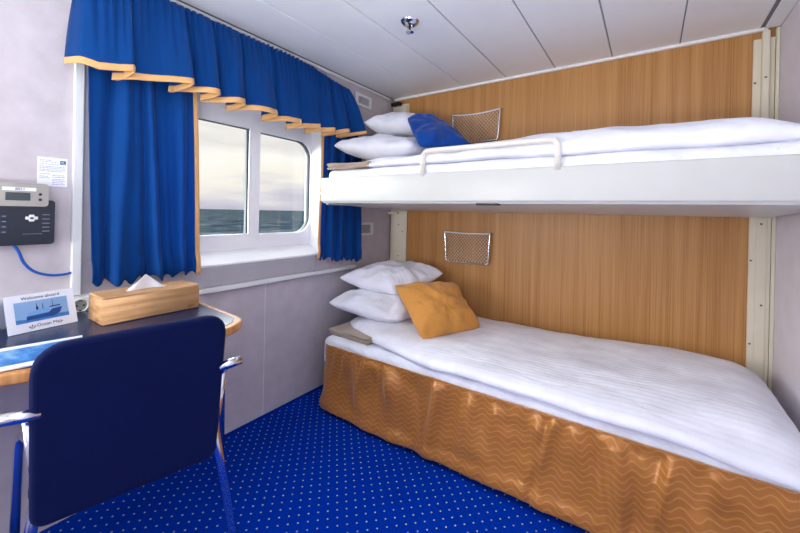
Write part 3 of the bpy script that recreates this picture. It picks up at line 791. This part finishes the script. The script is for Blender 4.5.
no = thing('paper_notice', (.0008, -1.955, 1.178), 'small printed white notice taped above the phone', 'notice')
obj('sheet', box((.0005, -1.992, 1.179), (.0016, -1.917, 1.277)), MAT['paper'], no)
b = bmesh.new(); random.seed(9)
def textline(b, y0, y1, z):
    y = y0
    while y < y1 - .003:
        w_ = min(random.uniform(.003, .009), y1 - y); box((.0016, y, z - .0008), (.0019, y + w_, z + .0008), 0, 1, b); y += w_ + .0018
for k, (y0, y1, z) in enumerate([(-1.987, -1.955, 1.267), (-1.987, -1.945, 1.262), (-1.987, -1.935, 1.254), (-1.987, -1.925, 1.246), (-1.987, -1.922, 1.241), (-1.987, -1.922, 1.235), (-1.987, -1.93, 1.230),
      (-1.987, -1.960, 1.221), (-1.987, -1.962, 1.212), (-1.987, -1.962, 1.207), (-1.955, -1.925, 1.217), (-1.955, -1.922, 1.211), (-1.955, -1.925, 1.203), (-1.955, -1.922, 1.198), (-1.955, -1.928, 1.192), (-1.955, -1.922, 1.186)]):
    textline(b, y0, y1, z)
obj('printed_text', b, MAT['greyink'], no)
lg = obj('logo', shape2d([rrect(-1.936, 1.255, -1.921, 1.269, .002)], .0004, 'YZ', .0018), MAT['bluelogo'], no)
b = tube([(.0022, -1.934, 1.262), (.0022, -1.930, 1.266), (.0022, -1.926, 1.262)], .0008, 4); tube([(.0022, -1.932, 1.260), (.0022, -1.924, 1.257)], .0009, 4, b)
obj('emblem', b, MAT['paper'], lg)

# ------------------------------------------------------------------ chair
ch = thing('desk_chair', (.5, -1.93, 0), 'navy upholstered chair with chrome tube frame pushed up to the desk', 'chair')
L = Vector((.665, -2.108, 0)); R_ = Vector((.742, -1.764, 0)); ax = (R_ - L).normalized(); fw = Vector((-ax.y, ax.x, 0)); W0 = (R_ - L).length
fw = Vector((-ax.y, ax.x, 0)).normalized()
if fw.x > 0: fw = -fw
def ct(a, f, z): return L + ax * a + fw * f + Vector((0, 0, z))
bo = [( .004, 0), (W0 - .022, 0.0), (W0, .358), (0, .352)]
def rpoly(pts, rads, n=7):
    out = []
    for i, p in enumerate(pts):
        p = Vector(p); a = (Vector(pts[i - 1]) - p); c = (Vector(pts[(i + 1) % len(pts)]) - p); k = rads[i]
        s_ = p + a.normalized() * k; e_ = p + c.normalized() * k
        for j in range(n + 1):
            t_ = j / n; q = s_ * (1 - t_) ** 2 + p * 2 * t_ * (1 - t_) + e_ * t_ * t_; out.append((q.x, q.y))
    return out
b = shape2d([rpoly(bo, (.02, .02, .045, .055))], .034, 'XY', 0, .011)
bmesh.ops.subdivide_edges(b, edges=b.edges[:], cuts=2, use_grid_fill=True)
m = Matrix((ax, Vector((0, 0, 1)), ax.cross(Vector((0, 0, 1))))).transposed().to_4x4(); m.translation = L + Vector((0, 0, .462))
b.transform(m)
obj('backrest', b, MAT['chair'], ch, False)
# piping around the back edge
pp = rpoly(bo, (.02, .02, .045, .055)); pp = pp + [pp[0]]
outw = ax.cross(Vector((0, 0, 1)))
obj('piping', tube([L + ax * p[0] + Vector((0, 0, .462 + p[1])) + outw * .012 for p in pp], .0035, 6), MAT['chair'], ch, True)
b = shape2d([rrect(.0, .0, W0 - .01, .40, .05)], .045, 'XY', 0, .018)
m = Matrix((ax, fw, Vector((0, 0, 1)))).transposed().to_4x4(); m.translation = ct(.005, .035, .478); b.transform(m)
obj('seat', b, MAT['chair'], ch)
TR = .0115
def side(a0, sgn, front, toe):
    zs = .690
    obj('frame_stub', tube([ct(a0 - sgn * .008, -.006, zs - .004), ct(a0 + sgn * .050, -.004, zs + .002)], .0125, 16), MAT['chrome'], ch, True)
    top = ct(a0 + sgn * .012, .02, zs - .01); bend = ct(a0 - sgn * .004, .035, .505); fl = ct(a0 + sgn * .062, -.06, .012)
    obj('leg', tube(rounded([top, bend, fl], .03), TR, 14), MAT['chrome'], ch, True)
    obj('leg', tube(rounded([ct(a0 - sgn * .01, .30, .452), ct(front[0], front[1], .452), ct(toe[0], toe[1], .012)], .04), TR, 14), MAT['chrome'], ch, True)
    obj('seat_bracket', tube([bend, ct(a0 - sgn * .06, .10, .462)], .010, 12), MAT['chrome'], ch, True)
side(W0, 1, (W0 + .155, .505), (W0 + .165, .525)); side(0., -1, (-.05, .47), (-.06, .49))

# ------------------------------------------------------------------ light
def area(name, loc, size, power, rot=(0, 0, 0), col=(1, 1, 1), size_y=None):
    l = bpy.data.lights.new(name, 'AREA'); l.shape = 'RECTANGLE'; l.size = size; l.size_y = size_y or size; l.energy = power; l.color = col
    o = bpy.data.objects.new(name, l); C.objects.link(o); o.location = loc; o.rotation_euler = rot; return o
def point_light(name, loc, radius, power, col):
    l = bpy.data.lights.new(name, 'POINT'); l.shadow_soft_size = radius; l.energy = power; l.color = col
    o = bpy.data.objects.new(name, l); C.objects.link(o); o.location = loc; return o
point_light('room_fill', (1.1, -2.95, 1.35), .16, 2.5, (1, 1, 1))  # added point fill behind the camera, lifts the right wall; no such fitting
area('ceiling_fill', (1.5, -2.55, .9), .6, 27, (math.radians(180), 0, 0), (.95, .98, 1), .6)  # added fill aimed upward to brighten the ceiling, not a cabin fitting
area('low_fill', (.42, -3.40, 1.0), .6, 34, (math.radians(90), 0, math.radians(-24)), (1, .98, .95), .6)  # unseen low fill added near the rear wall to light the lower bunk
sun = bpy.data.lights.new('daylight', 'SUN'); sun.energy = 24; sun.angle = math.radians(100); sun.color = (.93, .97, 1)
so_ = bpy.data.objects.new('daylight', sun); C.objects.link(so_)
so_.rotation_euler = Vector((.70, .16, -.58)).to_track_quat('-Z', 'Y').to_euler()

# ------------------------------------------------------------------ camera
f, cx, cy = 360.613, 405.608, 213.428
cd_ = bpy.data.cameras.new('camera'); cam = bpy.data.objects.new('camera', cd_); C.objects.link(cam)
cd_.sensor_fit = 'HORIZONTAL'; cd_.sensor_width = 36; cd_.lens = f / 800 * 36
cd_.shift_x = -(cx - 400) / 800; cd_.shift_y = (cy - 266.5) / 800
cd_.clip_start = .02; cd_.clip_end = 20000
RM = [[0.8283, 0.5599, 0.0212], [0.0191, 0.0096, -0.9998], [-0.5600, 0.8285, -0.0027]]
m = Matrix((Vector(RM[0]), -Vector(RM[1]), -Vector(RM[2]))).transposed()
q = m.to_quaternion(); cam.rotation_mode = 'QUATERNION'; cam.rotation_quaternion = q
cam.location = (1.70, -2.30, 1.115)
SC.camera = cam
vs_ = SC.view_settings; vs_.view_transform = 'Standard'; vs_.look = 'None'; vs_.gamma = 1; vs_.use_curve_mapping = False; vs_.exposure = 0.03
SC.cycles.max_bounces = 10; SC.cycles.diffuse_bounces = 6; SC.cycles.use_denoising = True
SC.cycles.caustics_reflective = False; SC.cycles.caustics_refractive = False
